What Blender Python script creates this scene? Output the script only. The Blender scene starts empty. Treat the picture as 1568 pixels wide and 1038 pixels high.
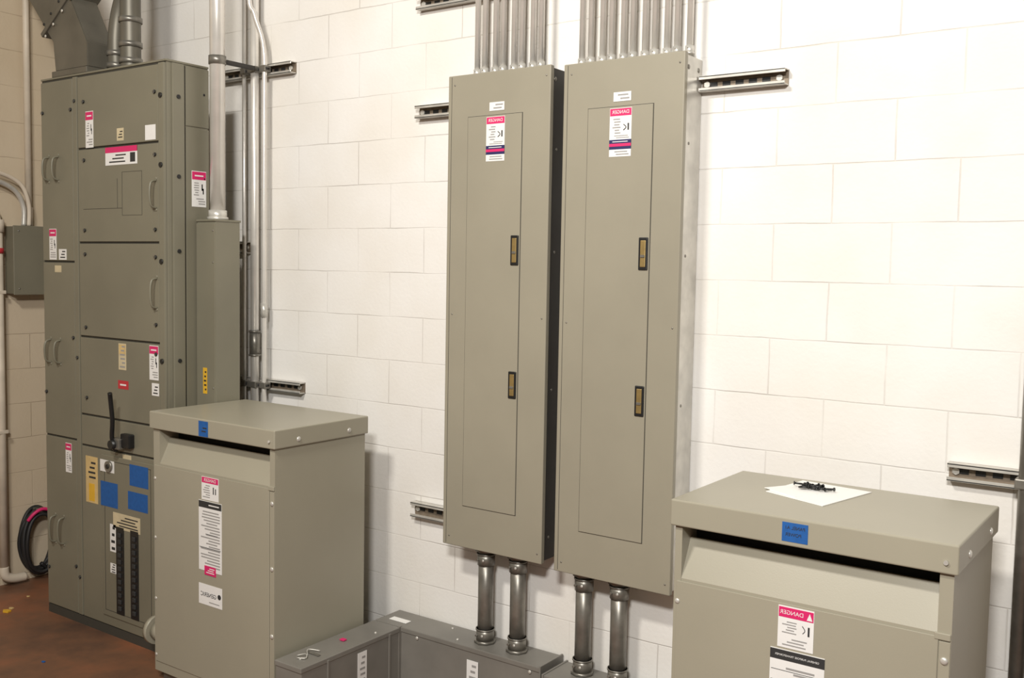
import bpy, bmesh, math, random
from mathutils import Vector, Matrix
random.seed(7)
sc=bpy.context.scene
sc.view_settings.view_transform='Standard'
sc.view_settings.look='None'

# ------------------------------------------------------------ materials
def mk(name,col,rough=.5,metal=0.,var=.06,scale=6.,bump=0.,bscale=200.,spec=.5):
    m=bpy.data.materials.new(name);m.use_nodes=True
    nt=m.node_tree;N=nt.nodes;L=nt.links;b=N['Principled BSDF']
    b.inputs['Roughness'].default_value=rough;b.inputs['Metallic'].default_value=metal
    b.inputs['Specular IOR Level'].default_value=spec
    tc=N.new('ShaderNodeTexCoord')
    if var>0:
        n=N.new('ShaderNodeTexNoise');n.inputs['Scale'].default_value=scale;n.inputs['Detail'].default_value=6
        r=N.new('ShaderNodeValToRGB')
        r.color_ramp.elements[0].position=.3;r.color_ramp.elements[1].position=.7
        r.color_ramp.elements[0].color=(*[c*(1-var) for c in col],1)
        r.color_ramp.elements[1].color=(*[min(1,c*(1+var)) for c in col],1)
        L.new(tc.outputs['Object'],n.inputs['Vector']);L.new(n.outputs['Fac'],r.inputs['Fac']);L.new(r.outputs['Color'],b.inputs['Base Color'])
    else: b.inputs['Base Color'].default_value=(*col,1)
    if bump>0:
        n2=N.new('ShaderNodeTexNoise');n2.inputs['Scale'].default_value=bscale
        bp=N.new('ShaderNodeBump');bp.inputs['Strength'].default_value=bump;bp.inputs['Distance'].default_value=.001
        L.new(tc.outputs['Object'],n2.inputs['Vector']);L.new(n2.outputs['Fac'],bp.inputs['Height']);L.new(bp.outputs['Normal'],b.inputs['Normal'])
    return m
GREY=mk('panel_grey_paint',(.310,.284,.218),.38,0,.05,3,.12,300)
GREYL=mk('transformer_grey_paint',(.335,.310,.238),.36,0,.05,2,.12,260)
GREYD=mk('switchboard_grey_paint',(.195,.181,.132),.38,0,.08,2.5,.12,260)
GUT=mk('gutter_grey_paint',(.20,.188,.166),.42,0,.12,5)
DUCT=mk('duct_dull_steel',(.15,.138,.11),.45,.35,.15,6)
TUBD=mk('tub_shade_bracket_dark',(.028,.025,.022),.5,0,.1,5)  # left tub: shade between the panels put into its colour; also dark riser bracket
GALV=mk('galvanized_steel',(.62,.60,.55),.34,.4,.14,14)
EMT=mk('emt_conduit_steel',(.74,.71,.66),.25,.4,.08,10)
DSTEEL=mk('dark_steel',(.25,.235,.205),.36,.6,.2,18)
STRUTIN=mk('strut_inner',(.24,.19,.14),.5,.3,.2,30)
BLACK=mk('black_plastic',(.012,.012,.012),.4,0,0)
GAP=mk('shadow_gap_black',(.02,.019,.016),.8,0,0)
SEAM=mk('seam_dark_grey',(.05,.046,.036),.7,0,0)
BRASS=mk('brass_latch',(.42,.30,.12),.4,.7,.1,40)
WHITE=mk('label_white',(.80,.79,.77),.5,0,.02,30)
PINK=mk('label_magenta',(.66,.02,.14),.5,0,0)
RED=mk('label_red',(.50,.03,.04),.5,0,0)
NAVY=mk('label_navy',(.02,.02,.10),.5,0,0)
BLUE=mk('painters_tape_blue',(.010,.095,.33),.6,0,.1,60)
INK=mk('label_ink',(.03,.03,.03),.6,0,0)
INKG=mk('label_ink_grey',(.32,.31,.30),.6,0,0)
BEIGE=mk('label_beige',(.60,.51,.33),.6,0,.08,20)
YELL=mk('label_yellow',(.72,.42,.03),.5,0,.05,20)
TAG=mk('tag_manila',(.62,.45,.20),.6,0,.1,20)
PAPER=mk('paper_white',(.84,.83,.80),.7,0,.02,8)
PIPEW=mk('painted_pipe_offwhite',(.64,.56,.45),.5,0,.12,8)
CORD=mk('black_rubber',(.015,.014,.014),.55,0,0)

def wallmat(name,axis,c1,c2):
    m=bpy.data.materials.new(name);m.use_nodes=True
    nt=m.node_tree;N=nt.nodes;L=nt.links;b=N['Principled BSDF'];b.inputs['Roughness'].default_value=.7
    b.inputs['Specular IOR Level'].default_value=.2
    tc=N.new('ShaderNodeTexCoord');sp=N.new('ShaderNodeSeparateXYZ');cb=N.new('ShaderNodeCombineXYZ')
    L.new(tc.outputs['Object'],sp.inputs[0])
    ax=N.new('ShaderNodeMath');ax.operation='ADD';ax.inputs[1].default_value=.900+.4064*30
    az=N.new('ShaderNodeMath');az.operation='ADD';az.inputs[1].default_value=-.0438+.2032*10
    L.new(sp.outputs[axis],ax.inputs[0]);L.new(sp.outputs['Z'],az.inputs[0])
    L.new(ax.outputs[0],cb.inputs[0]);L.new(az.outputs[0],cb.inputs[1])
    nw=N.new('ShaderNodeTexNoise');nw.inputs['Scale'].default_value=6;nw.inputs['Detail'].default_value=5
    vm=N.new('ShaderNodeVectorMath');vm.operation='MULTIPLY_ADD';vm.inputs[1].default_value=(.009,.009,0)
    L.new(tc.outputs['Object'],nw.inputs['Vector']);L.new(nw.outputs['Color'],vm.inputs[0]);L.new(cb.outputs[0],vm.inputs[2])
    br=N.new('ShaderNodeTexBrick');br.offset=.5;br.offset_frequency=2;br.squash=1
    br.inputs['Scale'].default_value=1;br.inputs['Mortar Size'].default_value=.0034;br.inputs['Mortar Smooth'].default_value=.8
    br.inputs['Brick Width'].default_value=.4064;br.inputs['Row Height'].default_value=.2032;br.inputs['Bias'].default_value=0
    br.inputs['Color1'].default_value=(*c1,1);br.inputs['Color2'].default_value=(*[c*.985 for c in c1],1);br.inputs['Mortar'].default_value=(*c2,1)
    L.new(vm.outputs[0],br.inputs['Vector'])
    nf=N.new('ShaderNodeTexNoise');nf.inputs['Scale'].default_value=3.1;nf.inputs['Detail'].default_value=3
    rf=N.new('ShaderNodeMapRange');rf.inputs['From Min'].default_value=.38;rf.inputs['From Max'].default_value=.62;rf.inputs['To Min'].default_value=.25;rf.inputs['To Max'].default_value=1
    L.new(tc.outputs['Object'],nf.inputs['Vector']);L.new(nf.outputs['Fac'],rf.inputs['Value'])
    fade=N.new('ShaderNodeMix');fade.data_type='RGBA';fade.inputs['A'].default_value=(*c1,1)
    L.new(rf.outputs[0],fade.inputs['Factor']);L.new(br.outputs['Color'],fade.inputs['B'])
    n1=N.new('ShaderNodeTexNoise');n1.inputs['Scale'].default_value=2.2;n1.inputs['Detail'].default_value=8
    mx=N.new('ShaderNodeMix');mx.data_type='RGBA';mx.blend_type='MULTIPLY'
    rp=N.new('ShaderNodeValToRGB');rp.color_ramp.elements[0].position=.3;rp.color_ramp.elements[0].color=(.92,.895,.85,1);rp.color_ramp.elements[1].position=.62;rp.color_ramp.elements[1].color=(1,1,1,1)
    L.new(tc.outputs['Object'],n1.inputs['Vector']);L.new(n1.outputs['Fac'],rp.inputs['Fac'])
    mx.inputs['Factor'].default_value=.8
    L.new(fade.outputs['Result'],mx.inputs['A']);L.new(rp.outputs['Color'],mx.inputs['B']);L.new(mx.outputs['Result'],b.inputs['Base Color'])
    n2=N.new('ShaderNodeTexNoise');n2.inputs['Scale'].default_value=60;n2.inputs['Detail'].default_value=8
    L.new(tc.outputs['Object'],n2.inputs['Vector'])
    fm=N.new('ShaderNodeMath');fm.operation='MULTIPLY';L.new(br.outputs['Fac'],fm.inputs[0]);L.new(rf.outputs[0],fm.inputs[1])
    ml=N.new('ShaderNodeMath');ml.operation='MULTIPLY_ADD';ml.inputs[1].default_value=-1.0
    sc2=N.new('ShaderNodeMath');sc2.operation='MULTIPLY';sc2.inputs[1].default_value=.55
    L.new(n2.outputs['Fac'],sc2.inputs[0]);L.new(fm.outputs[0],ml.inputs[0]);L.new(sc2.outputs[0],ml.inputs[2])
    bp=N.new('ShaderNodeBump');bp.inputs['Strength'].default_value=.6;bp.inputs['Distance'].default_value=.003
    L.new(ml.outputs[0],bp.inputs['Height']);L.new(bp.outputs['Normal'],b.inputs['Normal'])
    return m
WALL=wallmat('painted_block_wall','X',(.84,.822,.79),(.67,.645,.605))
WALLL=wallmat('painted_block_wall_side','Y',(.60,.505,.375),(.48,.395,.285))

def floormat():
    m=bpy.data.materials.new('stained_concrete');m.use_nodes=True
    nt=m.node_tree;N=nt.nodes;L=nt.links;b=N['Principled BSDF']
    tc=N.new('ShaderNodeTexCoord');n=N.new('ShaderNodeTexNoise');n.inputs['Scale'].default_value=1.6;n.inputs['Detail'].default_value=9;n.inputs['Roughness'].default_value=.6
    r=N.new('ShaderNodeValToRGB');e=r.color_ramp.elements
    e[0].position=.32;e[0].color=(.075,.045,.032,1);e[1].position=.68;e[1].color=(.30,.11,.05,1)
    x=r.color_ramp.elements.new(.5);x.color=(.18,.085,.046,1)
    L.new(tc.outputs['Object'],n.inputs['Vector']);L.new(n.outputs['Fac'],r.inputs['Fac']);L.new(r.outputs['Color'],b.inputs['Base Color'])
    n2=N.new('ShaderNodeTexNoise');n2.inputs['Scale'].default_value=5;rr=N.new('ShaderNodeMapRange');rr.inputs['To Min'].default_value=.25;rr.inputs['To Max'].default_value=.7
    L.new(tc.outputs['Object'],n2.inputs['Vector']);L.new(n2.outputs['Fac'],rr.inputs['Value']);L.new(rr.outputs[0],b.inputs['Roughness'])
    return m
FLOOR=floormat()

# ------------------------------------------------------------ mesh builder
class O:
    def __init__(s,name):
        s.name=name;s.bm=bmesh.new();s.mats=[]
    def mi(s,m):
        if m not in s.mats:s.mats.append(m)
        return s.mats.index(m)
    def merge(s,t,m,smooth=False):
        i=s.mi(m);mp={}
        for v in t.verts:mp[v]=s.bm.verts.new(v.co)
        for f in t.faces:
            try:g=s.bm.faces.new([mp[v] for v in f.verts])
            except ValueError:continue
            g.material_index=i;g.smooth=f.smooth if smooth is None else smooth
        t.free()
    def box(s,x0,x1,y0,y1,z0,z1,m,bev=0.,seg=2,M=None):
        t=bmesh.new();bmesh.ops.create_cube(t,size=1)
        for v in t.verts:
            v.co=Vector(((x0+x1)/2+v.co.x*(x1-x0),(y0+y1)/2+v.co.y*(y1-y0),(z0+z1)/2+v.co.z*(z1-z0)))
        if bev>0:bmesh.ops.bevel(t,geom=t.edges[:],offset=bev,segments=seg,affect='EDGES',profile=.5)
        if M is not None:bmesh.ops.transform(t,matrix=M,verts=t.verts)
        s.merge(t,m)
    def cyl(s,p0,p1,r,m,n=20,r2=None,caps=True):
        p0=Vector(p0);p1=Vector(p1);d=p1-p0
        t=bmesh.new();bmesh.ops.create_cone(t,cap_ends=caps,segments=n,radius1=r,radius2=r if r2 is None else r2,depth=d.length)
        for f in t.faces:f.smooth=len(f.verts)==4
        M=Matrix.Translation((p0+p1)/2)@d.to_track_quat('Z','Y').to_matrix().to_4x4()
        bmesh.ops.transform(t,matrix=M,verts=t.verts);s.merge(t,m,None)
    def dome(s,c,r,m,ax='Y',sgn=-1,fl=.5):
        t=bmesh.new();bmesh.ops.create_uvsphere(t,u_segments=12,v_segments=8,radius=r)
        for v in t.verts:
            if ax=='Y':v.co.y*=fl
            elif ax=='X':v.co.x*=fl
            v.co+=Vector(c)
        for f in t.faces:f.smooth=True
        s.merge(t,m,True)
    def poly(s,pts,m):
        vs=[s.bm.verts.new(p) for p in pts];f=s.bm.faces.new(vs);f.material_index=s.mi(m)
    def prism(s,prof,axis,a,b,m,bev=0):
        t=bmesh.new()
        def P(p,c):
            return {'X':(c,p[0],p[1]),'Y':(p[0],c,p[1]),'Z':(p[0],p[1],c)}[axis]
        A=[t.verts.new(P(p,a)) for p in prof];B=[t.verts.new(P(p,b)) for p in prof]
        t.faces.new(A);t.faces.new(B[::-1]);n=len(prof)
        for i in range(n):t.faces.new([A[i],B[i],B[(i+1)%n],A[(i+1)%n]])
        bmesh.ops.recalc_face_normals(t,faces=t.faces)
        if bev>0:bmesh.ops.bevel(t,geom=t.edges[:],offset=bev,segments=2,affect='EDGES')
        s.merge(t,m)
    def tube(s,path,r,m,n=12,sub=6):
        P=[Vector(p) for p in path]
        if sub>1 and len(P)>2:
            Q=[]
            for i in range(len(P)-1):
                a=P[max(i-1,0)];b=P[i];c=P[i+1];d=P[min(i+2,len(P)-1)]
                for k in range(sub):
                    t=k/sub
                    Q.append(.5*((2*b)+(-a+c)*t+(2*a-5*b+4*c-d)*t*t+(-a+3*b-3*c+d)*t**3))
            Q.append(P[-1]);P=Q
        i_=s.mi(m);rings=[];up=Vector((0.13,.21,.97))
        nrm=None
        for i,p in enumerate(P):
            tg=(P[min(i+1,len(P)-1)]-P[max(i-1,0)]).normalized()
            if nrm is None:
                nrm=tg.cross(up).normalized()
            else:nrm=(nrm-tg*nrm.dot(tg)).normalized()
            bn=tg.cross(nrm)
            rings.append([s.bm.verts.new(p+(nrm*math.cos(2*math.pi*k/n)+bn*math.sin(2*math.pi*k/n))*r) for k in range(n)])
        for a,b in zip(rings,rings[1:]):
            for k in range(n):
                f=s.bm.faces.new([a[k],a[(k+1)%n],b[(k+1)%n],b[k]]);f.smooth=True;f.material_index=i_
        for rr in (rings[0][::-1],rings[-1]):
            f=s.bm.faces.new(rr);f.material_index=i_
    def st(s,h,z0,z1,w,m,c,face='Y',th=.0012):
        if face=='Y':s.box(h-w/2,h+w/2,c-th,c,z0,z1,m)
        else:s.box(c,c+th,h-w/2,h+w/2,z0,z1,m)
    def lines(s,h,z0,z1,w,n,c,face='Y',m=None,th=.0018,seed=1):
        rnd=random.Random(seed);m=m or INK
        for i in range(n):
            z=z1-(i+.5)*(z1-z0)/n;t=(z1-z0)/n*.2
            ww=w*rnd.uniform(.5,1);off=(w-ww)/2*rnd.choice([1,.4])
            s.st(h+off,z-t,z+t,ww,m,c,face,th)
    def text(s,txt,h,z,size,c,m,th=.0022):
        cu=bpy.data.curves.new('t','FONT');cu.body=txt;cu.size=size;cu.align_x='CENTER';cu.align_y='CENTER'
        ob=bpy.data.objects.new('t',cu);sc.collection.objects.link(ob)
        dg=bpy.context.evaluated_depsgraph_get();me=ob.evaluated_get(dg).to_mesh()
        i=s.mi(m)
        vs=[s.bm.verts.new((h-v.co.x,c-th,z+v.co.y)) for v in me.vertices]
        for p in me.polygons:
            try:
                f=s.bm.faces.new([vs[k] for k in p.vertices]);f.material_index=i
            except ValueError:pass
        ob.evaluated_get(dg).to_mesh_clear()
        bpy.data.objects.remove(ob);bpy.data.curves.remove(cu)
    def done(s):
        bmesh.ops.recalc_face_normals(s.bm,faces=s.bm.faces)
        me=bpy.data.meshes.new(s.name);s.bm.to_mesh(me);s.bm.free()
        for m in s.mats:me.materials.append(m)
        ob=bpy.data.objects.new(s.name,me);sc.collection.objects.link(ob);return ob

# ------------------------------------------------------------ room shell
o=O('wall_back');o.box(-5.81,3.5,0,.2,0,4.6,WALL);o.done()
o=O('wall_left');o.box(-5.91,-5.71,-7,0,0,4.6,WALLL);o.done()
o=O('floor');o.box(-5.91,3.5,-7,.2,-.1,0,FLOOR);o.done()

def danger(o,h,z0,z1,w,c,face='Y',seed=1):
    H=z1-z0
    o.st(h,z0,z1,w,WHITE,c,face)
    o.st(h,z1-.24*H,z1-.02*H,w*.96,PINK,c,face,.0018)
    o.st(h,z1-.15*H,z1-.11*H,w*.6,WHITE,c,face,.0023)
    o.lines(h-w*.2,z0+.3*H,z1-.3*H,w*.38,6,c,face,INKG,.0018,seed)
    o.st(h+w*.22,z0+.46*H,z0+.64*H,w*.08,INK,c,face)
    o.st(h+w*.30,z0+.36*H,z0+.52*H,w*.08,INK,c,face)
    o.lines(h,z0+.05*H,z0+.26*H,w*.85,3,c,face,INKG,.0018,seed+3)

# ------------------------------------------------------------ panelboards
def panelboard(x0,x1,z0,z1,dx0,dx1,dz0,dz1,lx,lat,lab,seed,tub):
    o=O('electrical_panelboard');F=-.16
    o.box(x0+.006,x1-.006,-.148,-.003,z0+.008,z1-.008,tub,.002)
    for zz in (z0+.1,z0+.7,z0+1.25,z1-.32):
        o.dome((x1-.006,-.10,zz),.006,DSTEEL,'X')
    for yy in (-.118,-.035):
        o.dome((x1-.006,yy,z1-.05),.009,DSTEEL,'X')
    o.box(x0,x1,F+.001,-.135,z0,z1,GREY,.004,3)
    o.box(x0+.018,x0+.0195,F,F+.003,z0+.008,z1-.006,SEAM)
    o.box(dx0-.0022,dx1+.0022,F-.0004,F+.002,dz0-.0022,dz1+.0022,SEAM)
    o.box(dx0,dx1,F-.003,F+.002,dz0,dz1,GREY,.001,1)
    for a,b in lat:
        o.box(lx-.019,lx+.019,F-.008,F,a,b,BLACK,.003,2)
        o.box(lx-.011,lx+.011,F-.0095,F,a+.011,b-.011,BRASS,.002,2)
        o.box(lx-.009,lx+.009,F-.013,F,(a+b)/2-.014,(a+b)/2-.004,DSTEEL,.001,1)
    for zz in (z0+.04,(z0+z1)/2,z1-.04):
        for xx in (x0+.035,x1-.02):
            o.dome((xx,F,zz),.0035,DSTEEL,'Y')
    o.st(lab+.003,z1-.158,z1-.124,.074,WHITE,F);o.lines(lab+.003,z1-.154,z1-.128,.06,2,F,'Y',INKG,.0018,seed)
    t=dz1-.006;b=t-.178;w=.092;c=F-.003;H=t-b
    o.st(lab,b,t,w,WHITE,c)
    o.st(lab,t-.16*H,t-.01*H,w*.97,PINK,c,'Y',.0018);o.text('DANGER',lab,t-.085*H,.018,c,WHITE)
    o.lines(lab-.018,b+.46*H,t-.2*H,w*.40,6,c,'Y',INKG,.0018,seed+1)
    o.tube([(lab+.013,c-.002,b+.66*H),(lab+.024,c-.002,b+.60*H),(lab+.013,c-.002,b+.54*H)],.0016,INK,6,4)
    o.box(lab+.030,lab+.036,c-.002,c,b+.54*H,b+.68*H,INK)
    o.lines(lab,b+.37*H,b+.45*H,w*.8,2,c,'Y',INKG,.0018,seed+1)
    o.st(lab,b+.15*H,b+.35*H,w,NAVY,c,'Y',.0018);o.st(lab,b+.21*H,b+.27*H,w,PINK,c,'Y',.0024)
    o.st(lab,b+.30*H,b+.315*H,w*.7,WHITE,c,'Y',.0024)
    o.lines(lab,b+.02*H,b+.13*H,w*.8,2,c,'Y',INKG,.0018,seed+2)
    return o.done()
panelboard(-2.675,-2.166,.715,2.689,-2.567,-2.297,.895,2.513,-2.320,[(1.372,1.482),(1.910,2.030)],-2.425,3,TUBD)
panelboard(-2.106,-1.597,.704,2.680,-1.992,-1.718,.882,2.503,-1.741,[(1.358,1.472),(1.900,2.020)],-1.850,9,GALV)

# ------------------------------------------------------------ conduits over panels
def emt_bundle(xs,zt,y,r=.0122):
    o=O('conduit_bundle')
    for i,x in enumerate(xs):
        yy=y-(.010 if i%2 else 0)
        o.cyl((x,yy,zt),(x,yy,4.4),r,EMT,16)
        o.cyl((x,yy,zt),(x,yy,zt+.030),r+.004,GALV,16)
        o.cyl((x,yy,zt),(x,yy,zt+.007),r+.008,GALV,6)
        o.dome((x,yy-r-.004,zt+.02),.003,DSTEEL)
    o.box(xs[0]-.03,xs[-1]+.03,y+r,-.041,3.35,3.39,GALV,.002)
    return o.done()
emt_bundle([-2.582+i*.0465 for i in range(8)],2.690,-.085)
emt_bundle([-2.072+i*.0455 for i in range(11)],2.681,-.085)

def nipple(x,zb,zt,y=-.088,r=.033):
    o=O('conduit_nipple')
    o.cyl((x,y,zb),(x,y,zt),r,DSTEEL,28)
    for z,h in ((zt-.075,.05),(zb+.012,.05)):
        o.cyl((x,y,z),(x,y,z+h),r+.005,DSTEEL,28)
        o.cyl((x,y,z+h-.006),(x,y,z+h),r+.008,DSTEEL,28)
        o.dome((x+.012,y-r-.006,z+h/2),.006,GALV)
        o.cyl((x-.015,y-r+.004,z+h/2),(x-.015,y-r-.014,z+h/2),.005,DSTEEL,8)
    o.cyl((x,y,zt-.016),(x,y,zt),r+.014,DSTEEL,8)
    o.cyl((x,y,zb),(x,y,zb+.012),r+.014,DSTEEL,8)
    return o.done()
nipple(-2.492,.3005,.714);nipple(-2.325,.3005,.714);nipple(-2.005,.2865,.703);nipple(-1.845,.2865,.703)

# ------------------------------------------------------------ strut channels
def strut(x0,x1,z0,z1):
    o=O('strut_channel')
    o.box(x0,x1,-.005,-.001,z0,z1,STRUTIN)
    t=.004
    o.box(x0,x1,-.040,-.004,z1-t,z1,GALV);o.box(x0,x1,-.040,-.004,z0,z0+t,GALV)
    o.box(x0,x1,-.040,-.036,z1-.013,z1,GALV,.001,1);o.box(x0,x1,-.040,-.036,z0,z0+.013,GALV,.001,1)
    x=x0+.03
    while x<x1-.05:
        o.box(x,x+.03,-.007,-.005,(z0+z1)/2-.008,(z0+z1)/2+.008,BLACK);x+=.05
    for x in (x0+.022,x1-.03):
        o.cyl((x,-.014,(z0+z1)/2),(x,-.005,(z0+z1)/2),.012,GALV,6)
    return o.done()
strut(-2.965,-2.671,2.553,2.608)
strut(-1.600,-1.275,2.553,2.608)
strut(-2.965,-2.671,.762,.828)
strut(-2.965,-1.30,3.025,3.08)
strut(-.690,-.35,1.243,1.300)
strut(-4.30,-3.765,2.832,2.888)
strut(-4.20,-3.695,1.258,1.312)
strut(-4.25,-4.09,1.95,2.01)

# ------------------------------------------------------------ conduit riser group left
o=O('conduit_run')
y=-.067
o.cyl((-4.075,y,.0),(-4.075,y,4.4),.010,EMT,14)
o.cyl((-3.995,y,.0),(-3.995,y,4.4),.021,EMT,18)
o.tube([(-3.925,y,.0),(-3.925,y,1.5),(-3.925,y,2.6),(-3.927,y,2.95),(-3.96,y-.03,3.12),(-3.99,y-.045,3.3),(-3.99,y-.045,4.4)],.0125,EMT,12,6)
o.cyl((-3.995,y,1.43),(-3.995,y,1.56),.027,DSTEEL,18);o.cyl((-3.995,y,1.43),(-3.995,y,1.44),.031,DSTEEL,18);o.cyl((-3.995,y,1.55),(-3.995,y,1.56),.031,DSTEEL,18)
o.cyl((-3.925,y,1.63),(-3.925,y,1.70),.018,GALV,14)
for z in (2.86,1.285):
    for x,r in ((-4.075,.013),(-3.995,.025),(-3.925,.016)):
        o.box(x-r-.006,x+r+.006,-.066-r,-.041,z-.016,z+.016,DSTEEL,.004,2)
        o.cyl((x+r+.004,-.075,z),(x+r+.004,-.055,z),.006,BLACK,8)
o.done()

# ------------------------------------------------------------ wireway gutters
def gutter(name,boxes):
    o=O(name)
    for (x0,x1,y0,y1,z1) in boxes:
        o.box(x0,x1,y0,y1,.0,z1-.006,GUT,.003,2)
        o.box(x0-.003,x1+.003,y0-.004,y1,z1-.022,z1,GUT,.003,2)
    return o
o=gutter('wireway_gutter',[(-3.045,-2.895,-.765,-.182,.30),(-3.045,-2.150,-.172,-.010,.30)])
for z in (.08,.19):
    o.cyl((-2.97,-.765,z),(-2.97,-.768,z),.035,SEAM,24);o.cyl((-2.97,-.768,z),(-2.97,-.770,z),.033,GUT,24)
for yy in (-.25,-.62):o.box(-2.895,-2.889,yy-.006,yy+.006,.02,.29,GUT,.002)
o.box(-2.90,-2.893,-.19,-.165,.0,.304,GUT,.003)
o.st(-.42,.12,.262,.055,WHITE,-2.894,'X');o.lines(-.42,.13,.25,.035,5,-2.894,'X',INKG)
o.st(-2.49,.10,.245,.06,WHITE,-.176);o.lines(-2.49,.11,.235,.04,5,-.176,'Y',INKG)
for x in (-2.80,-2.2):o.dome((x,-.175,.27),.008,GALV)
for p in ((-2.97,-.70,.30),(-2.93,-.3,.30),(-2.7,-.05,.3),(-2.6,-.14,.3)):o.dome(p,.006,GALV,'Z')
o.box(-2.154,-2.146,-.178,-.006,.0,.306,GUT,.002)
o.done()
o=O('scrap_paper');o.box(-3.0,-2.90,-.135,-.10,.301,.3035,PAPER);o.done()
o=O('wire_scraps')
for a in ([(-3.0,-.69,.305),(-2.97,-.67,.312),(-2.95,-.69,.306),(-2.98,-.71,.306)],[(-2.97,-.66,.305),(-3.0,-.63,.312),(-2.96,-.60,.306)]):
    o.tube(a,.0024,GALV,6,5)
o.box(-2.99,-2.965,-.46,-.44,.3015,.308,PINK,.002)
o.box(-3.0,-2.93,-.64,-.625,.3015,.305,DSTEEL,.001)
o.done()
o=O('wireway_gutter')
o.box(-2.118,-.95,-.195,-.020,.0,.280,GUT,.003);o.box(-2.121,-.95,-.199,-.020,.264,.286,GUT,.003)
o.box(-2.124,-2.115,-.204,-.015,0,.290,GUT,.002)
for x in (-1.95,-1.6):o.dome((x,-.198,.25),.008,GALV)
o.done()

# ------------------------------------------------------------ dry-type transformers
def transformer(x0,x1,y0,y1,zt,cl,cr,labf,name='dry_type_transformer'):
    o=O(name)
    zl=zt-.078;zs=.995
    bx0=x0+.012;bx1=x1-.012;by0=y0+.014;by1=y1-.010
    o.box(bx0+.02,bx1-.02,by0+.03,by1-.02,.0,.05,DSTEEL)
    zz=zs-.02
    o.box(bx0,bx1,by0,by1,.045,zz,GREYL,.0)
    o.box(bx0,bx1,by0+.16,by1,zz,zl+.01,GREYL,.0)
    o.box(bx0,bx0+cl,by0,by0+.16,zz,zl+.01,GREYL,.0)
    o.box(bx1-cr,bx1,by0,by0+.16,zz,zl+.01,GREYL,.0)
    o.prism([(by0+.001,zz),(by0+.001,zs+.004),(by0+.058,zl-.045),(by0+.066,zl-.045),(by0+.066,zz)],'X',bx0+cl,bx1-cr,GREYL,.0)
    o.box(bx0+cl,bx1-cr,by0+.10,by0+.158,zz,zl+.003,GAP)
    o.box(bx0+.010,bx1-.030,by0-.004,by0-.0002,.09,zs-.004,GREYL,.0015)
    o.box(bx1-.028,bx1-.001,by0-.003,by0-.0002,.06,zs-.016,GREYL,.001)
    o.box(bx1-cr-.006,bx1-.001,by0-.006,by0-.0002,zs-.012,zs+.006,GREYL,.002)
    o.box(x0,x1,y0,y1,zl,zt,GREYL,.005,3)
    for z in (.93,.66,.38,.12):
        o.dome((bx1-.014,by0-.004,z),.010,GALV);o.dome((bx0+.014,by0-.004,z),.008,GALV)
    for yy in (y0+.13,y1-.12):
        o.dome((x1,yy,zl+.028),.011,GALV,'X')
    o.cyl((x1-.03,y0,zl+.03),(x1-.03,y0-.006,zl+.03),.006,GALV,10)
    labf(o,by0-.004,y0,zl,zt)
    return o.done()
def lab1(o,c,cl,zl,zt):
    o.st(-3.506,zl+.004,zt-.008,.062,BLUE,cl);o.lines(-3.506,zl+.02,zt-.03,.045,2,cl,'Y',INK)
    z1=.985;z0=.885;h=-3.475;H=z1-z0
    o.st(h,z0,z1,.112,WHITE,c);o.st(h,z1-.26*H,z1-.02*H,.108,PINK,c,'Y',.0018);o.text('DANGER',h,z1-.14*H,.020,c,WHITE)
    o.lines(h-.025,z0+.08*H,z1-.32*H,.05,6,c,'Y',INKG);o.box(h+.02,h+.026,c-.002,c,z0+.3*H,z0+.6*H,INK);o.box(h+.035,h+.04,c-.002,c,z0+.3*H,z0+.55*H,INK)
    h=-3.475;z1=.880;z0=.575
    o.st(h,z0,z1,.152,WHITE,c);o.st(h,z1-.030,z1-.002,.15,INK,c,'Y',.0018);o.lines(h,z1-.022,z1-.010,.12,1,c,'Y',WHITE,.0024)
    o.lines(h,z0+.015,z1-.04,.13,20,c,'Y',INKG,.0018,5)
    o.box(h-.03,h+.05,c-.0021,c,z0+.16,z0+.162,INK);o.box(h-.07,h+.07,c-.0021,c,z0+.10,z0+.102,INK)
    o.st(h,.558,.598,.075,PINK,c,'Y',.0022);o.lines(h,.565,.592,.06,3,c,'Y',WHITE,.0028)
    o.st(h,.425,.515,.155,WHITE,c);o.text('GENERIC',h-.012,.470,.026,c,INK)
    o.cyl((h+.060,c-.001,.475),(h+.060,c-.0022,.475),.011,INK,20);o.lines(h,.435,.445,.12,1,c,'Y',INKG)
transformer(-3.887,-3.060,-.759,-.217,1.233,.044,.030,lab1)
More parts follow.
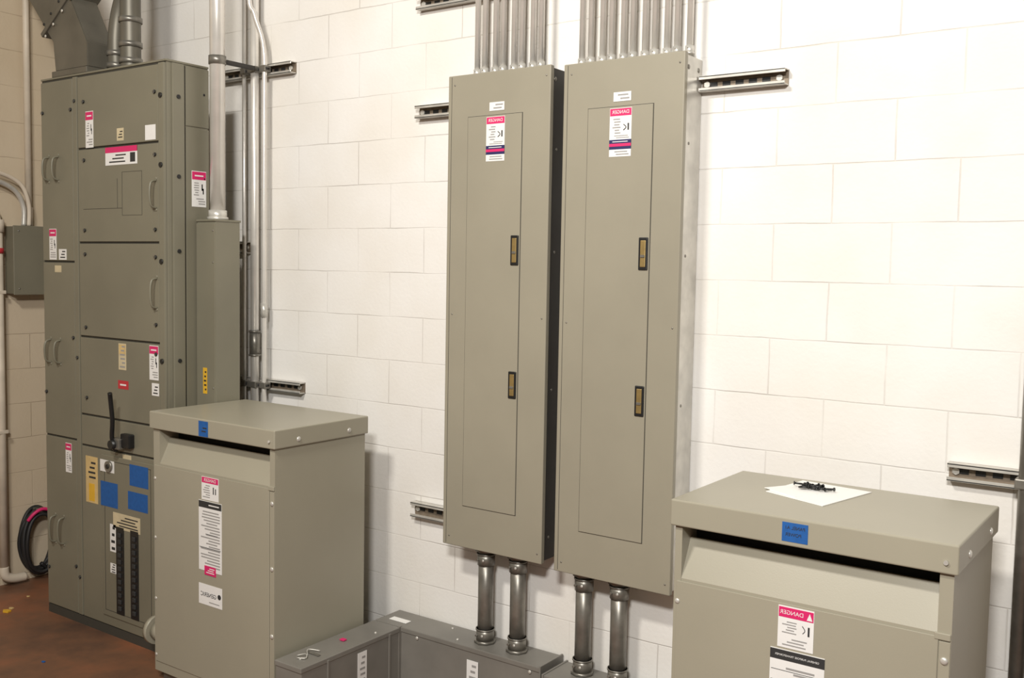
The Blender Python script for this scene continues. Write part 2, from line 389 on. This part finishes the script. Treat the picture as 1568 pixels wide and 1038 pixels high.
def lab2(o,c,cl,zl,zt):
    o.st(-.911,zl+.013,zt-.012,.072,BLUE,cl);o.text('PANEL A1',-.911,zl+.052,.0130,cl,INK);o.text('POWER',-.915,zl+.033,.0130,cl,INK)
    h=-.902;z1=.985;z0=.868;w=.100;H=z1-z0
    o.st(h,z0,z1,w,WHITE,c);o.st(h,z1-.27*H,z1-.03*H,w*.97,PINK,c,'Y',.0018);o.text('DANGER',h-.012,z1-.15*H,.0165,c,WHITE)
    o.poly([(h+.030,c-.0024,z1-.24*H),(h+.046,c-.0024,z1-.24*H),(h+.038,c-.0024,z1-.07*H)],WHITE)
    o.lines(h-.02,z0+.34*H,z1-.34*H,.045,5,c,'Y',INKG,.0018,4);o.lines(h-.005,z0+.04*H,z0+.26*H,.075,3,c,'Y',INKG)
    o.tube([(h+.018,c-.001,z0+.60*H),(h+.026,c-.001,z0+.5*H),(h+.020,c-.001,z0+.42*H)],.0012,INK,6,4)
    o.box(h+.034,h+.039,c-.002,c,z0+.38*H,z0+.60*H,INK)
    h=-.895;z1=.862;z0=.58;w=.152
    o.st(h,z0,z1,w,WHITE,c);o.st(h,z1-.030,z1-.002,w,INK,c,'Y',.0018);o.text('GENERAL PURPOSE TRANSFORMER',h,z1-.016,.0078,c,WHITE,.0026)
    o.lines(h,z0+.02,z1-.045,.13,16,c,'Y',INKG,.0018,8)
    for k in range(5):o.box(h-.072,h+.072,c-.002,c,z1-.06-k*.03,z1-.0588-k*.03,INK)
transformer(-1.285,-.494,-.812,-.273,1.233,.022,.034,lab2)

o=O('conduit_hub')
o.cyl((-3.876,-.69,.20),(-3.93,-.69,.20),.046,GREYL,24);o.cyl((-3.93,-.69,.20),(-3.955,-.69,.20),.066,GREYL,24);o.cyl((-3.955,-.69,.20),(-3.975,-.69,.20),.050,GREYL,24)
o.cyl((-3.965,-.69,.20),(-4.0,-.69,.20),.034,DSTEEL,20)
o.done()

o=O('paper_sheet')
q=[(-1.10,-.54),(-1.065,-.31),(-.84,-.34),(-.90,-.62)]
o.prism(q,'Z',1.2335,1.2355,PAPER)
o.prism([(-1.12,-.50),(-1.04,-.36),(-.93,-.42),(-1.0,-.57)],'Z',1.2355,1.237,PAPER)
o.done()
o=O('pile_of_screws')
for i in range(22):
    a=random.uniform(0,6.28);x=-.99+random.gauss(0,.026);y_=-.435+random.gauss(0,.014);z=1.243+random.uniform(0,.006)
    d=Vector((math.cos(a),math.sin(a),.1))*.012
    p=Vector((x,y_,z));o.cyl(p-d,p+d,.003,BLACK,8);o.cyl(p+d,p+d*1.25,.006,BLACK,8)
o.done()

# ------------------------------------------------------------ switchboard cabinet
o=O('switchboard_cabinet')
X0,XM,X1=-5.095,-4.798,-4.041;F=-.56;B=-.314;ZT=2.83
o.box(X0,X1,F+.012,B,.0,ZT,GREYD,.004)
o.box(X0+.004,X1-.012,F+.004,F+.02,.0,.045,SEAM)
def door(a,b,z0,z1,d=.010,m=GREYD):
    o.box(a,b,F+.012-d,F+.014,z0,z1,m,.003,2)
for z0,z1 in ((.05,.965),(.975,1.885),(1.895,2.815)):door(X0+.004,XM-.004,z0,z1)
door(XM+.002,XM+.038,.05,2.82,.012)
for z0,z1 in ((2.463,2.815),(1.993,2.453),(1.517,1.983),(1.117,1.507),(.957,1.107),(.05,.947)):
    door(XM+.044,X1-.050,z0,z1)
door(X1-.044,X1-.002,.05,2.82,.014)
o.box(X0+.002,X1-.002,F+.0110,F+.013,.02,2.825,SEAM)
o.box(X1-.001,X1+.002,-.452,-.446,.03,ZT-.01,SEAM)
o.box(X1-.001,X1+.004,-.444,B+.002,.05,2.535,GREYD,.002);o.box(X1-.001,X1+.004,-.444,B+.002,2.543,ZT-.01,GREYD,.002)
o.box(X1-.001,X1+.010,-.52,-.455,.03,ZT-.006,GREYD,.003)
def outline(a,b,z0,z1,y=F+.002,t=.0025):
    for bx in ((a,a+t,z0,z1),(b-t,b,z0,z1),(a,b,z0,z0+t),(a,b,z1-t,z1)):o.box(bx[0],bx[1],y-.001,y+.001,bx[2],bx[3],SEAM)
outline(-4.38,-4.22,2.12,2.33,F+.002,.0015);o.box(-4.71,-4.38,F+.001,F+.003,2.155,2.157,SEAM)
o.box(-4.42,-4.418,F+.001,F+.003,2.157,2.30,SEAM)
def pull(x,z0,z1):
    y=F+.002
    o.tube([(x,y,z0),(x,y-.028,z0+.012),(x,y-.036,(z0+z1)/2),(x,y-.028,z1-.012),(x,y,z1)],.0055,GREYD,8,6)
    o.dome((x,y,z0-.008),.008,GREYD);o.dome((x,y,z1+.008),.008,GREYD)
for x,z0,z1 in ((-5.025,2.31,2.43),(-4.935,2.31,2.43),(-5.03,1.36,1.48),(-4.94,1.36,1.48),(-5.01,.40,.54),(-4.93,.40,.54),(-4.11,2.15,2.28),(-4.11,1.68,1.82)):pull(x,z0,z1)
for x,z in ((-4.115,2.69),(-4.115,2.40),(-4.115,2.05),(-4.115,1.92),(-4.115,1.60),(-4.70,2.69),(-4.70,1.93),(-4.70,1.56),(-4.70,2.40),(-4.70,2.05),(-4.815,2.66),(-4.815,1.50),(-4.815,.30),(-4.78,2.70),(-4.78,1.40),(-4.78,.25),(-5.075,2.66),(-5.075,1.2),(-5.075,.25),(-4.115,1.46),(-4.115,1.18),(-4.70,1.2)):
    o.cyl((x,F+.003,z),(x,F-.005,z),.009,BLACK,12)
    o.box(x-.002,x+.002,F-.007,F-.004,z-.008,z+.008,DSTEEL)
for x,z in ((-4.065,2.67),(-4.065,1.43),(-4.065,2.35),(-4.065,1.9)):o.cyl((x,F,z),(x,F-.008,z),.012,BLACK,12)
for z in (2.67,2.3,1.95,1.43):o.cyl((X1+.008,-.49,z),(X1+.014,-.49,z),.010,BLACK,12)
for z in (2.7,2.3,1.8,1.4):o.dome((X1+.004,-.34,z),.006,BLACK,'X')
C=F+.002
danger(o,-4.65,2.46,2.64,.066,C,'Y',1)
o.st(-4.39,2.48,2.54,.055,BEIGE,C);o.lines(-4.39,2.49,2.53,.04,3,C)
o.st(-4.15,2.47,2.54,.080,WHITE,C)
o.st(-4.385,2.365,2.452,.26,WHITE,C);o.st(-4.385,2.425,2.452,.26,PINK,C,'Y',.0018);o.lines(-4.42,2.372,2.42,.15,3,C,'Y',INK);o.st(-4.29,2.375,2.42,.04,INK,C,'Y',.002)
danger(o,-4.995,1.90,2.06,.066,C,'Y',2);o.st(-4.905,1.90,1.955,.07,WHITE,C);o.lines(-4.905,1.905,1.95,.05,3,C)
o.st(-4.95,1.835,1.87,.06,BEIGE,C)
danger(o,-4.875,.79,.945,.055,C,'Y',3)
o.st(-4.39,1.365,1.495,.062,BEIGE,C);o.lines(-4.39,1.37,1.49,.045,6,C,'Y',INKG);o.st(-4.39,1.44,1.49,.055,TAG,C,'Y',.0016)
danger(o,-4.135,1.335,1.50,.070,C,'Y',4);o.st(-4.125,1.26,1.32,.055,WHITE,C);o.lines(-4.125,1.265,1.31,.04,3,C)
o.st(-4.385,1.27,1.312,.085,RED,C);o.st(-4.385,1.287,1.295,.05,WHITE,C,'Y',.0018)
o.box(-4.37,-4.295,F-.03,F+.002,.985,1.055,BLACK,.006)
o.box(-4.43,-4.36,F-.045,F+.002,.975,1.03,DSTEEL,.006)
o.tube([(-4.405,F-.03,.965),(-4.405,F-.05,1.03),(-4.385,F-.06,1.12),(-4.375,F-.075,1.22),(-4.365,F-.085,1.26)],.011,BLACK,10,6)
o.cyl((-4.40,F-.01,1.0),(-4.40,F-.065,1.0),.022,BLACK,20)
o.st(-4.36,.90,.945,.07,BEIGE,C)
o.st(-4.665,.66,.90,.105,TAG,C);o.st(-4.665,.67,.76,.05,YELL,C,'Y',.002);o.lines(-4.665,.78,.88,.07,4,C)
o.box(-4.57,-4.14,F-.004,F+.002,.10,.925,GREYD,.003)
C2=F-.004
outline(-4.545,-4.16,.13,.90,C2)
o.st(-4.52,.84,.90,.12,WHITE,C2);o.cyl((-4.50,C2,.872),(-4.50,C2-.012,.872),.028,DSTEEL,20);o.cyl((-4.50,C2-.012,.872),(-4.50,C2-.016,.872),.012,BLACK,12)
for h,z0,z1,w in ((-4.505,.665,.79,.145),(-4.255,.80,.905,.15),(-4.265,.68,.77,.16)):
    o.st(h,z0,z1,w,BLUE,C2)
o.st(-4.36,.565,.645,.225,BEIGE,C2);o.lines(-4.36,.575,.635,.19,4,C2)
for h in (-4.415,-4.295):
    o.box(h-.032,h+.032,C2-.003,C2,.13,.575,BLACK)
    for k in range(12):o.box(h-.012,h+.012,C2-.010,C2,.15+k*.034,.172+k*.034,INK,.002,1)
for z0,z1 in ((.44,.58),(.33,.38)):o.st(-4.475,z0,z1,.05,WHITE,C2);o.lines(-4.475,z0,z1,.035,4,C2)
danger(o,-.372,2.165,2.335,.082,X1+.004,'X',5)
o.box(X0-.002,X1+.006,F+.006,B,ZT-.004,ZT+.006,GREYD,.002)
o.done()

o=O('wireway_box')
o.box(-4.028,-3.890,-.390,-.247,.0,2.10,GREYD,.003)
o.box(-4.028,-3.892,-.395,-.389,.03,2.085,GREYD,.002)
o.box(-4.029,-3.886,-.396,-.243,2.094,2.104,GREYD,.002)
for z in (1.3,1.9,2.05):o.dome((-3.905,-.395,z),.005,DSTEEL)
o.st(-3.965,1.27,1.395,.030,YELL,-.395);o.lines(-3.965,1.28,1.385,.02,5,-.395)
o.done()
o=O('riser_conduit')
o.cyl((-3.963,-.32,2.105),(-3.963,-.32,4.4),.036,EMT,28)
o.cyl((-3.963,-.32,2.105),(-3.963,-.32,2.15),.043,GALV,28);o.cyl((-3.963,-.32,2.105),(-3.963,-.32,2.118),.050,GALV,10)
o.cyl((-3.963,-.32,2.84),(-3.963,-.32,2.88),.041,DSTEEL,28)
o.box(-3.975,-3.95,-.285,-.10,2.85,2.87,TUBD,.003)
o.done()

o=O('bus_duct')
o.prism([(-5.55,3.62),(-5.12,3.68),(-4.69,2.99),(-4.69,2.868),(-4.98,2.868),(-5.0,3.02)],'Y',-.54,-.39,DUCT,.004)
o.box(-5.0,-4.685,-.55,-.37,2.837,2.868,DUCT,.004)
M=Matrix.Translation((-4.955,-.465,3.16))@Matrix.Rotation(math.radians(-35),4,'Y')
o.box(-.17,.17,-.085,.085,-.012,.012,DUCT,.003,2,M)
for k in (-.14,-.05,.05,.14):
    p=M@Vector((k,-.085,-.03));o.dome(p,.008,GALV)
    p=M@Vector((k*.9,-.077,.04));o.dome(p,.007,BLACK)
o.done()
def feeder(name,path,r,zc):
    o=O(name);o.tube(path,r,DUCT,22,8)
    x,y_,z=path[0]
    o.cyl((x,y_,z),(x,y_,z+.02),r+.012,DUCT,16)
    for h in zc:o.cyl((x,y_,h),(x,y_,h+.025),r+.007,DSTEEL,22)
    o.done()
feeder('feeder_conduit',[(-4.628,-.42,2.837),(-4.628,-.42,3.02),(-4.635,-.39,3.18),(-4.68,-.30,3.36),(-4.78,-.20,3.5),(-5.0,-.14,3.62),(-5.4,-.12,3.7)],.040,(2.87,2.93))
feeder('feeder_conduit',[(-4.505,-.42,2.837),(-4.505,-.42,3.2),(-4.505,-.42,3.8),(-4.505,-.42,4.4)],.050,(2.88,2.96,3.08))

# ------------------------------------------------------------ left wall items
o=O('junction_box')
o.box(-5.709,-5.61,-.437,-.20,1.70,2.085,GREYD,.003);o.box(-5.612,-5.604,-.442,-.195,1.695,2.09,GREYD,.003)
for yy in (-.41,-.22):
    for z in (1.73,2.06):o.dome((-5.604,yy,z),.006,DSTEEL,'X')
o.done()
o=O('painted_pipe')
o.cyl((-5.66,-.50,.12),(-5.66,-.50,2.10),.024,PIPEW,18)
o.tube([(-5.66,-.50,.12),(-5.655,-.495,.07),(-5.65,-.45,.045),(-5.65,-.38,.04)],.026,PIPEW,14,5)
o.cyl((-5.66,-.50,2.05),(-5.66,-.50,2.12),.034,PIPEW,8);o.cyl((-5.66,-.50,1.93),(-5.66,-.50,1.96),.029,RED,14)
o.tube([(-5.66,-.50,2.1),(-5.66,-.52,2.17),(-5.655,-.6,2.2),(-5.655,-.75,2.21),(-5.655,-1.1,2.22)],.020,PIPEW,14,6)
for z in (.9,1.7):o.box(-5.708,-5.635,-.53,-.47,z,z+.02,PIPEW,.003)
o.done()
o=O('conduit_drop')
o.cyl((-5.675,-.31,2.20),(-5.675,-.31,4.4),.018,PIPEW,14)
o.cyl((-5.675,-.31,2.092),(-5.675,-.31,2.2),.022,PIPEW,14)
o.done()
o=O('flexible_conduit')
o.tube([(-5.66,-.35,2.092),(-5.66,-.35,2.2),(-5.66,-.40,2.29),(-5.66,-.52,2.34),(-5.66,-.75,2.36),(-5.66,-1.1,2.36)],.014,GALV,12,8)
o.tube([(-5.64,-.33,2.092),(-5.64,-.33,2.22),(-5.64,-.38,2.33),(-5.64,-.52,2.385),(-5.64,-.75,2.40),(-5.64,-1.1,2.40)],.012,PIPEW,12,8)
o.done()
o=O('coiled_cable')
for k in range(6):
    pts=[]
    for i in range(21):
        a=i/20*2*math.pi;rx=.10+.008*math.sin(k*2);rz=.18+.01*math.cos(k*3)
        pts.append((-5.69+.014*k+.006*math.sin(3*a+k),-.29+rx*math.cos(a),.24+rz*math.sin(a)-.01*k*.3))
    o.tube(pts,.011,CORD,8,2)
o.tube([(-5.64,-.29,.10),(-5.63,-.2,.02),(-5.58,-.1,.015),(-5.45,-.12,.015)],.011,CORD,8,6)
o.tube([(-5.63,-.37,.37),(-5.615,-.34,.41),(-5.61,-.29,.43),(-5.605,-.24,.41),(-5.605,-.20,.36)],.010,PINK,8,6)
o.box(-5.71,-5.62,-.31,-.27,.405,.43,DSTEEL,.004)
o.done()

o=O('riser_conduit')
o.cyl((-.455,-.07,0),(-.455,-.07,4.4),.022,DSTEEL,18)
o.cyl((-.40,-.07,0),(-.40,-.07,4.4),.022,DSTEEL,18)
for z in (1.27,):
    o.box(-.485,-.37,-.096,-.041,z-.016,z+.016,DSTEEL,.004)
o.done()
o=O('floor_debris')
for (x,y_,s,m) in ((-5.25,-.70,.022,YELL),(-5.28,-.66,.014,TAG),(-4.45,-.95,.010,BLUE),(-5.4,-.5,.010,TAG)):
    o.prism([(x-s*1.4,y_-s*.3),(x-s*.2,y_-s),(x+s,y_-s*.4),(x+s*.6,y_+s*.7),(x-s*.7,y_+s*.5)],'Z',.0,s*.4,m,.001)
o.done()

# ------------------------------------------------------------ lights
def area(name,loc,target,sx,sy,p,col):
    l=bpy.data.lights.new(name,'AREA');l.shape='RECTANGLE';l.size=sx;l.size_y=sy;l.energy=p;l.color=col
    ob=bpy.data.objects.new(name,l);ob.location=loc
    ob.rotation_euler=(Vector(target)-Vector(loc)).to_track_quat('-Z','Y').to_euler();sc.collection.objects.link(ob)
area('ceiling_light',(0,-4.4,3.7),(-1.2,0,1.2),.7,.35,182,(1,.975,.94))
area('ceiling_light.001',(-2.3,-3.5,4.4),(-2.1,0,1.0),.7,.25,125,(1,.95,.87))
w=bpy.data.worlds.new('world');sc.world=w;w.use_nodes=True
w.node_tree.nodes['Background'].inputs[0].default_value=(1,.91,.78,1);w.node_tree.nodes['Background'].inputs[1].default_value=.165

# ------------------------------------------------------------ camera
yaw,p,r=.616,.071,.018
Fv=Vector((-math.sin(yaw)*math.cos(p),math.cos(yaw)*math.cos(p),-math.sin(p)))
R0=Vector((math.cos(yaw),math.sin(yaw),0));U0=R0.cross(Fv)
R=R0*math.cos(r)+U0*math.sin(r);U=-R0*math.sin(r)+U0*math.cos(r)
cam=bpy.data.cameras.new('camera');cam.sensor_width=36;cam.lens=36*1531/1568;cam.clip_start=.05
co=bpy.data.objects.new('camera',cam);sc.collection.objects.link(co)
mw=Matrix((( R.x,U.x,-Fv.x,0),(R.y,U.y,-Fv.y,-3.448),(R.z,U.z,-Fv.z,1.9),(0,0,0,1)))
co.matrix_world=mw
sc.camera=co
